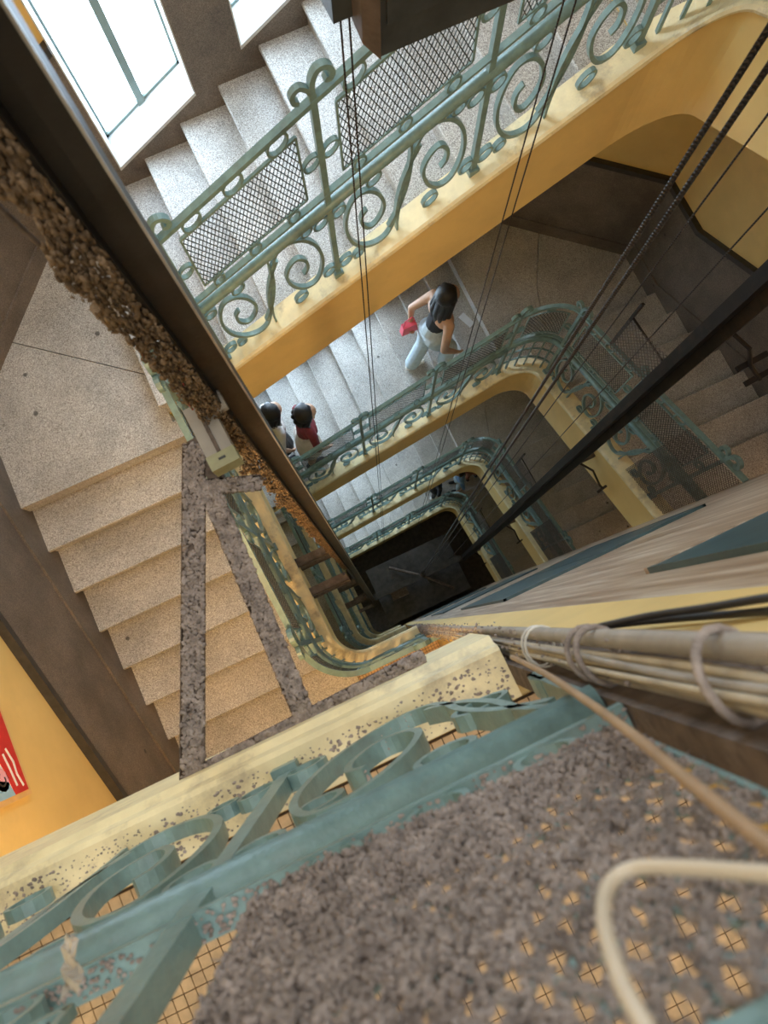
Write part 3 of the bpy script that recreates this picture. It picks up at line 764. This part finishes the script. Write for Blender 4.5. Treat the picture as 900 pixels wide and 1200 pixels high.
def rope(x,y,r,z0,z1,label,group,mat='rope'):
    mb=MB(); mb.tube([(x,y,z) for z in np.linspace(z0,z1,12)],r,8); tag(mb.build('wire_rope',mat,None,True),label,'rope',group)
for (x,y,w) in ((1.085,.683,'windows'),(1.115,.656,'lift wall')): rope(x,y,.0075,-13.9,2.6,'thick braided hoist rope of the lift car, the one nearer the '+w,'hoist ropes')
for (x,y) in ((.555,1.50),(.575,1.485)): rope(x,y,.0032,-13.8,-.10,'thin taut guide wire below the brown channel end of the counterweight','counterweight wires at the scroll end')
for (x,y) in ((1.30,1.505),(1.335,1.49)): rope(x,y,.0032,-13.8,2.6,'thin taut guide wire past the end of the counterweight without the channel','counterweight wires at the open end')
rope(1.50,.80,.0035,-13.8,2.6,'single thin steel rope between the hoist ropes and guide rail, nearer the hoist ropes','governor rope pair'); rope(1.75,.72,.0035,-13.8,2.6,'single thin steel rope between the hoist ropes and guide rail, nearer the rail','governor rope pair')
# counterweight
t=thing('counterweight','dark slab counterweight hanging above the window flight','counterweight',(.92,1.46,-.17))
mb=MB(); mb.box((-.31,-.09,.0),(.31,.09,1.6)); mb.build('weight_stack','weight',t)
mb=MB(); mb.prism([(-.31,-.10,.0),(-.345,-.06,.03),(-.345,.07,.06),(-.31,.10,.02)],(0,0,1.5)); mb.build('side_channel','weight_side',t)
mb=MB(); mb.box((-.40,.0,.06),(-.33,.10,.14)); mb.build('guide_shoe','weight',t)
for i in range(5):
    mb=MB(); mb.box((-.29,-.098,.10+i*.30),(.29,-.09,.37+i*.30)); mb.build('weight_plate','weight',t)
# lift car deep in the shaft
ZCAR=-14.1
t=thing('lift_car','dark lift car roof with cross beam deep in the shaft','lift car',(1.0,.62,ZCAR))
mb=MB(); mb.box((-.95,-.62,-2.0),(.95,.62,-.02)); mb.build('cabin','car_dark',t)
mb=MB(); mb.box((-1.0,-.66,-.02),(.95,.66,.02)); mb.build('roof','car_dark',t)
mb=MB(); mb.box((-1.07,-.03,.15),(.995,.09,.3)); mb.build('cross_beam','car_dark',t)
mb=MB(); mb.box((-.72,-.20,.02),(-.35,.10,.22)); mb.build('door_operator','bracket',t)
mb=MB(); mb.tube([(-.5,.5,.1),(.1,.0,.3)],.03,6); mb.build('strut','bracket',t)
mb=MB(); mb.tube([(.1,.0,.3),(.6,-.5,.05)],.03,6); mb.build('strut','bracket',t)
mb=MB(); mb.box((.15,-.16,.02),(.42,-.02,.12)); mb.build('junction_box','car_dark',t)
mb=MB(); mb.tube([(0.1,.06,.3),(0.1,.06,.55)],.05,8); mb.build('hitch','steel',t)
# ------------------------------------------------------------------ conduit bundle beside the kerb end
cable('conduit',[(.219,-.120,-8.5),(.219,-.120,-2),(.219,-.120,0),(.219,-.120,1.0),(.219,-.120,2.4)],.0115,'conduit','thick grey dusty conduit rising beside the yellow pier','conduit')
rnd=random.Random(21)
for i,(x,y,r,mt) in enumerate([(.208,-.134,.0048,'wire_cream'),(.200,-.136,.004,'conduit'),(.203,-.143,.005,'wire_cream'),(.209,-.149,.0036,'conduit'),(.198,-.152,.004,'wire_cream'),(.203,-.158,.004,'conduit'),(.196,-.145,.0035,'wire_cream'),(.206,-.163,.0035,'conduit')]):
    pts=[(x+rnd.uniform(-.004,.004),y+rnd.uniform(-.004,.004),z) for z in (-4,-2.5,-1.4,-.6,0,.3,.6,.9,1.2,1.6,2.2)]
    cable('bundle_wire',pts,r,mt,'dusty pale wire tied in the bundle along the grey conduit','cable','wires tied along the conduit')
mb=MB()
for i in range(3500):
    z=1.25-rnd.random()**.45*7.0; g_=1 if z>.4 else 1.2; mb.blob((.206+rnd.uniform(-.02,.022)*g_,-.136+rnd.uniform(-.026,.028)*g_,z),rnd.uniform(.0012,.0032)*g_,(1,1,2.2),.5,i*.41)
o=mb.build('bundle_lint','dust',recalc=False); tag(o,'grey lint clinging to the wire bundle','lint',None,'stuff')
for i,z in enumerate((.30,.34,.62,.66,.98)):
    mb=MB(); c=Vector((.209,-.137,z)); mb.tube([c+Vector((.027*math.cos(a),.034*math.sin(a),.012*math.sin(a+i))) for a in np.linspace(0,2*math.pi,17)[:-1]],.0022 if i<2 else .004,6,closed=True)
    tag(mb.build('cable_tie','tie_white' if i<2 else 'dust',None,True),'white string tie wound round the wire bundle' if i<2 else 'lint-coated tie wound round the wire bundle','tie','string ties' if i<2 else 'dusty ties')
for j,yo in enumerate((0,-.012)):
    cable('black_cable',[onY((700,735),-.115+yo),onY((760,722+j*6),-.118+yo),onY((830,712+j*10),-.12+yo),onY((905,700+j*16),-.122+yo),onY((1000,690+j*16),-.122+yo)],.0045,'wire_black','black cable lying over the yellow pier beside the conduit','cable','black cables on the pier')
cable('brown_cable',[onY((600,770),-.145),onY((640,790),-.145),onY((720,845),-.15),onY((800,910),-.15),onY((880,975),-.15),onY((1000,1065),-.15)],.0045,'wire_brown','smooth brown cable hanging in front of the dusty mesh')
cable('white_cable',[onY((1000,1030),-.14),onY((900,1024),-.14),(onY((800,1017),-.14)),onY((742,1018),-.14),onY((714,1038),-.14),onY((708,1080),-.14),onY((728,1150),-.142),onY((760,1210),-.145),onY((800,1290),-.15)],.0034,'wire_white','cream cable bent in a loop in front of the dusty mesh')
mb=MB(); mb.prism([(.181,-.172,-1.2),(.284,-.172,-1.2),(.284,-.172,1.6),(.181,-.172,1.6)],(0,-.045,0))  # board added over the dark gap, shaped to stop lamp light leaking through
tag(mb.build('added_gap_board','bracket'),'added dark board closing the gap behind the wire bundle at the kerb end','board')
# ------------------------------------------------------------------ poster on the left wall
t=thing('poster','red, white, blue and pink abstract picture in a pale wooden frame on the yellow wall','picture',(XL+.012,.36,-1.72))
def pr(mb,pts): mb.prism([(0,y,z) for y,z in pts],(.004,0,0))
mb=MB(); mb.box((-.01,-.36,-.28),(.01,.36,.5)); mb.build('frame','art_wood',t)
mb=MB(); mb.box((.010,-.335,-.255),(.013,.335,.475)); mb.build('print','art_white',t)
for nm,pts in (('art_red',[(-.335,-.255),(.335,-.255),(.335,-.10),(.0,-.13),(-.12,-.09),(-.22,-.12),(-.335,-.14)]),('art_blue',[(-.335,-.14),(-.27,-.12),(-.24,-.02),(-.27,.10),(-.335,.12)]),('art_pink',[(-.25+.055*math.cos(q),-.075+.055*math.sin(q)) for q in [i*math.pi/6 for i in range(12)]]),('art_red',[(-.2,.0),(.1,-.04),(.2,.2),(-.1,.25)]),('art_blue',[(.1,.25),(.3,.2),(.3,.45),(.12,.45)])):
    mb=MB(); mb.prism([(.013,y,z) for y,z in pts],(.002,0,0)); mb.build('colour_patch',nm,t)
for pts in ([(-.31,-.225),(-.25,-.205),(-.19,-.21),(-.12,-.185)],[(-.30,-.175),(-.22,-.165),(-.14,-.15)],[(.0,-.2),(.1,-.16),(.2,-.15)]):
    mb=MB(); mb.tube([(.0155,y,z) for y,z in pts],0,rect=(.014,.002),up=(1,0,0)); mb.build('brush_line','art_white',t)
mb=MB(); mb.tube([(.0155,-.25+.028*math.cos(q),-.075+.028*math.sin(q)) for q in np.linspace(0,5,12)],0,rect=(.008,.002),up=(1,0,0)); mb.build('brush_line','trim_black',t)
# paper on the step
tag((lambda mb:(mb.hexa([tuple(onZ(p,nos_far(1.888)-H+.003)) for p in ((537,372),(543,366),(556,378),(551,384))]+[tuple(onZ(p,nos_far(1.888)-H+.006)) for p in ((537,372),(543,366),(556,378),(551,384))]),mb.build('paper_strip','paper'))[1])(MB()),'pale blue paper strip stuck on the step beside the walking woman','paper')
# ------------------------------------------------------------------ people
def capsule(mb,a,b,ra,rb,n=12):
    a=Vector(a);b=Vector(b); d=(b-a)
    if d.length<1e-5: d=Vector((0,0,1e-4)); b=a+d
    L=d.length; t=d/L; u=t.orthogonal().normalized(); w=t.cross(u); rings=[]
    prof=[(-ra*math.cos(x),ra*math.sin(x)) for x in (.12,.5,1.0,math.pi/2)]+[(L+rb*math.sin(x),rb*math.cos(x)) for x in (0,.55,1.05,1.45)]
    vs=[];fs=[]
    for z,r in prof:
        for k in range(n): c=2*math.pi*k/n; vs.append(a+t*z+(u*math.cos(c)+w*math.sin(c))*r)
    m=len(prof)
    for i in range(m-1):
        for k in range(n): fs.append((i*n+k,i*n+(k+1)%n,(i+1)*n+(k+1)%n,(i+1)*n+k))
    fs+=[tuple(range(n))[::-1],tuple(range((m-1)*n,m*n))]
    mb.add(vs,fs)
def body(name,parts,parent,voxel=.010):
    """parts: (a,b,ra,rb,material). one continuous remeshed surface, coloured by nearest part"""
    mb=MB()
    for a,b,ra,rb,mt in parts: capsule(mb,a,b,ra,rb)
    mats=[]; 
    for p in parts:
        if p[4] not in mats: mats.append(p[4])
    o=mb.build(name,mats[0],parent)
    md=o.modifiers.new('r','REMESH'); md.mode='VOXEL'; md.voxel_size=voxel
    sm=o.modifiers.new('s','SMOOTH'); sm.iterations=3; sm.factor=.5
    bpy.context.view_layer.update()
    dg=bpy.context.evaluated_depsgraph_get(); me=bpy.data.meshes.new_from_object(o.evaluated_get(dg))
    o.modifiers.clear(); o.data=me; me.materials.clear()
    for mt in mats: me.materials.append(MATS[mt])
    n=len(me.polygons); cen=np.empty(n*3); me.polygons.foreach_get('center',cen); cen=cen.reshape(-1,3)
    best=np.full(n,1e9); idx=np.zeros(n,int)
    for a,b,ra,rb,mt in parts:
        a=np.array(a,float);b=np.array(b,float);d=b-a; t=np.clip(((cen-a)@d)/max(d@d,1e-9),0,1); dist=np.linalg.norm(cen-(a+t[:,None]*d),axis=1)-(ra+(rb-ra)*t)
        w=dist<best; best[w]=dist[w]; idx[w]=mats.index(mt)
    me.polygons.foreach_set('material_index',idx.tolist()); me.polygons.foreach_set('use_smooth',[True]*n); me.update()
    return o
def hand(parts,wrist,dirv,palm_n,mt='skin',curl=.35,s=1.0):
    """palm and five fingers, thumb from the side of the palm"""
    w=Vector(wrist); d=Vector(dirv).normalized(); n=Vector(palm_n); n=(n-d*n.dot(d)).normalized(); x=d.cross(n)
    for k in range(4):
        o=x*((k-1.5)*.019*s); base=w+o*.8+d*.085*s
        parts.append((w+o*.5+d*.01*s,base,.015*s,.0125*s,mt))
        L=[.068,.078,.072,.056][k]*s
        m1=base+d*L*.5+n*L*curl*.25; m2=m1+(d*(1-curl)+n*curl).normalized()*L*.5
        parts.append((base,m1,.0098*s,.0092*s,mt)); parts.append((m1,m2,.0092*s,.0078*s,mt))
    b=w-x*.03*s+d*.03*s
    t1=b-x*.028*s+d*.03*s+n*.01*s; t2=t1+d*.03*s+n*.012*s-x*.004*s
    parts.append((w+d*.02*s,b,.014*s,.013*s,mt)); parts.append((b,t1,.0125*s,.0105*s,mt)); parts.append((t1,t2,.0105*s,.0085*s,mt))
def person(label,loc,yaw,spec,group=None):
    """local frame: x forward, y left, z up, feet at spec['feet']"""
    t=thing('person',label,'person',loc); t.rotation_euler=(0,0,yaw)
    S=spec; top,bot,shoe=S['top'],S['bottom'],S['shoe']; parts=[]
    hz=S.get('hip',.86); lean=S.get('lean',.05)
    pel=Vector((0,0,hz)); ch=Vector((lean,0,hz+.36)); nk=Vector((lean+.02,0,hz+.53)); hd=Vector((lean+.05+S.get('hx',0),0,hz+.68))
    parts+= [(pel+Vector((0,-.055,0)),pel+Vector((0,.055,0)),.108,.108,bot),(pel+Vector((0,0,.06)),pel+Vector((lean*.4,0,.17)),.105,.095,S.get('waist',bot)),
             (pel+Vector((lean*.4,0,.17)),ch,.095,.105,top),(ch+Vector((0,-.075,.02)),ch+Vector((0,.075,.02)),.09,.09,S.get('chest',top)),
             (ch+Vector((0,-.13,.085)),ch+Vector((0,.13,.085)),.052,.052,S.get('shoulder',top)),(nk-Vector((0,0,.04)),nk+Vector((.01,0,.06)),.05,.047,'skin')]
    # head: skull, jaw, nose, ears
    f=Vector((math.cos(S.get('hyaw',0)),math.sin(S.get('hyaw',0)),S.get('hpitch',-.1))).normalized(); sd=Vector((-f.y,f.x,0)).normalized(); up=f.cross(sd)*1
    up=Vector((0,0,1))
    parts+= [(hd-f*.02+up*.025,hd+f*.02+up*.02,.088,.083,'skin'),(hd+f*.035-up*.03,hd+f*.05-up*.065,.06,.042,'skin'),(hd+f*.088+up*.01,hd+f*.106-up*.02,.009,.013,'skin'),
             (hd+sd*.082,hd+sd*.085-up*.03,.012,.010,'skin'),(hd-sd*.082,hd-sd*.085-up*.03,.012,.010,'skin')]
    for sgn,leg in ((1,S['legL']),(-1,S['legR'])):
        knee,ank=Vector(leg[0]),Vector(leg[1]); hip=pel+Vector((0,sgn*.085,-.03))
        wide=S.get('wide',0)
        lower=bot if S.get('long',True) else 'skin'
        parts+=[(hip,knee,.088,.06+wide*.5,bot),(knee,ank+Vector((0,0,.03)),.056+wide*.6,.042+wide,lower),
                (ank+Vector((-.04,0,-.045)),ank+Vector((.13,0,-.055)),.037,.03,shoe)]
    for sgn,arm in ((1,S['armL']),(-1,S['armR'])):
        el,wr=Vector(arm[0]),Vector(arm[1]); sh=ch+Vector((0,sgn*.165,.075))
        sl=S.get('sleeve',top)
        parts+=[(sh,el,.05,.037,sl),(el,wr,.037,.025,S.get('fore','skin'))]
        hand(parts,wr,(wr-el).normalized(),Vector((0,-sgn,0))+Vector((.3,0,0)),curl=arm[2] if len(arm)>2 else .4)
    if S.get('skirt'):
        parts.append((pel+Vector((0,0,.02)),pel-Vector((0,0,.42)),.12,.155,bot))
    body('body',parts,t,S.get('voxel',.0095))
    # hair
    mb=MB()
    vs=[]
    for v in ICO3[0]:
        fr=v.dot(f); p=hd+up*.028-f*.022+Vector((v.x*.104,v.y*.104,v.z*.108))
        if fr>.35 and v.z<.62: p-= f*(.075*min(1,(fr-.35)*2.2))     # keep the face clear
        p+=v*.008*noise.noise(v*9)
        vs.append(p)
    mb.add(vs,ICO3[1])
    if S.get('hairlen',.0)>0:
        for i in range(15):
            a=math.pi*(.62+.76*i/14); b0=hd+f*math.cos(a)*.085+sd*math.sin(a)*.088-up*.0
            Ln=S['hairlen']*(1-.15*abs(i-7)/7); e=b0-up*Ln-f*(.035+.02*math.sin(i*2.1))+sd*.02*math.sin(i*1.7)
            mid=b0.lerp(e,.5)-f*.03
            mb.tube([b0+up*.05,b0,mid,e],[.026,.03,.03,.010],7)
    mb.build('hair',S.get('hair','hair'),t,True)
    for sgn in (1,-1):
        mb=MB(); c=hd+f*.088+sd*sgn*.032+up*.008; mb.blob(c,.0095,(1,1,.7),0,0); mb.build('eye','trim_black',t)
    mb=MB(); c=hd+f*.094-up*.058; mb.tube([c-sd*.022,c+f*.004,c+sd*.022],.006,6); mb.build('mouth','wire_red',t)
    if S.get('cap'):
        mb=MB(); mb.add([hd+up*.045-f*.015+Vector((v.x*.112,v.y*.112,max(v.z,-.1)*.105)) for v in ICO3[0]],ICO3[1]); mb.tube([hd+up*.045+f*.08,hd+up*.035+f*.17],0,rect=(.15,.012),up=(0,0,1)); mb.build('cap',S['cap'],t,True)
    return t
# walking woman on the window flight one storey down
def tread(x): # height of the tread top under x on storey 1
    i=math.floor((2.18-x)/TR+1e-6); i=math.ceil((2.18-x)/TR-1e-6); return FR-i*RI-H
wx=1.555
zb=tread(1.45)
person('woman with long black hair, black top and pale jeans walking up the steps',(1.53,2.33,zb),0.0,
  dict(top='black_cloth',waist='denim',shoulder='skin',sleeve='skin',bottom='denim',shoe='shoe_white',hip=.90,lean=.07,wide=.035,hairlen=.42,hyaw=.25,hpitch=-.25,
       legL=((-.02,.09,.50),(-.15,.07,.086)),legR=((.18,-.09,.58),(.145,-.09,RI+.086)),
       armL=((-.10,.25,1.06),(-.13,.20,.90),.7),armR=((.0,-.25,1.03),(.13,-.25,.86)),voxel=.0085,chest='skin'))
t=thing('handbag','bright pink handbag hanging behind the walking woman','bag',(1.53-.16,2.33+.17,zb+.76))
mb=MB(); mb.prism([(-.085,-.03,0),(.085,-.03,0),(.07,-.03,.15),(-.07,-.03,.15)],(0,.06,0)); mb.build('bag_body','pink_bag',t)
mb=MB(); mb.tube([(-.055,0,.14),(-.045,0,.24),(0.03,0,.28),(.05,0,.24),(.055,0,.14)],.006,6); mb.build('strap','pink_bag',t,True)
# pair coming down beside the wide guide rail
zp=tread(-.1)
person('person in white top and dark skirt standing beside the wide rail',(-.28,2.36,tread(-.28)),.15,
  dict(top='white_cloth',bottom='black_cloth',shoe='black_cloth',hip=.84,lean=.06,long=False,skirt=True,hairlen=.22,hyaw=.4,hpitch=-.5,
       legL=((.03,.09,.46),(-.06,.09,.086)),legR=((.0,-.09,.46),(-.07,-.09,.086)),armL=((.02,.25,1.0),(.10,.22,.80)),armR=((-.02,-.25,1.03),(.05,-.23,.82))))
person('person in maroon top and cream skirt standing beside the wide rail',(.02,2.16,tread(.0)),.1,
  dict(top='maroon',bottom='cream_cloth',shoe='black_cloth',hip=.84,lean=.05,long=False,skirt=True,hairlen=.15,hyaw=.1,hpitch=-.4,
       legL=((.03,.09,.46),(-.07,.09,.086)),legR=((.0,-.09,.46),(-.07,-.09,.086)),armL=((.04,.24,1.0),(.12,.22,.80)),armR=((.04,-.23,1.0),(.13,-.21,.82))))
# people on the lowest storey
zl=FR-3*H
person('person in blue shirt standing on the lowest corner landing',(2.55,2.06,zl),2.9,
  dict(top='blue_cloth',bottom='denim',shoe='black_cloth',hairlen=.0,voxel=.014,hip=.86,legL=((.02,.09,.46),(0,.1,.086)),legR=((.03,-.09,.46),(0,-.1,.086)),armL=((.0,.24,1.0),(.06,.23,.79)),armR=((.0,-.24,1.0),(.06,-.23,.79))))
person('person in dark red top standing on the lowest corner landing',(2.92,2.12,zl),1.6,
  dict(top='maroon',bottom='orange_cloth',shoe='black_cloth',hairlen=.3,voxel=.014,hip=.84,legL=((.02,.09,.46),(0,.1,.086)),legR=((.03,-.09,.46),(0,-.1,.086)),armL=((.0,.24,1.0),(.06,.23,.79)),armR=((.0,-.24,1.0),(.06,-.23,.79))))
person('person in black clothes on the lowest window flight',(1.995,2.17,FR-1*RI-3*H),0.0,
  dict(top='black_cloth',bottom='black_cloth',shoe='shoe_white',hairlen=.1,voxel=.014,hip=.86,legL=((.02,.09,.46),(0,.1,.086)),legR=((.03,-.09,.46),(0,-.1,.086)),armL=((.0,.24,1.0),(.06,.23,.79)),armR=((.0,-.24,1.0),(.06,-.23,.79))))
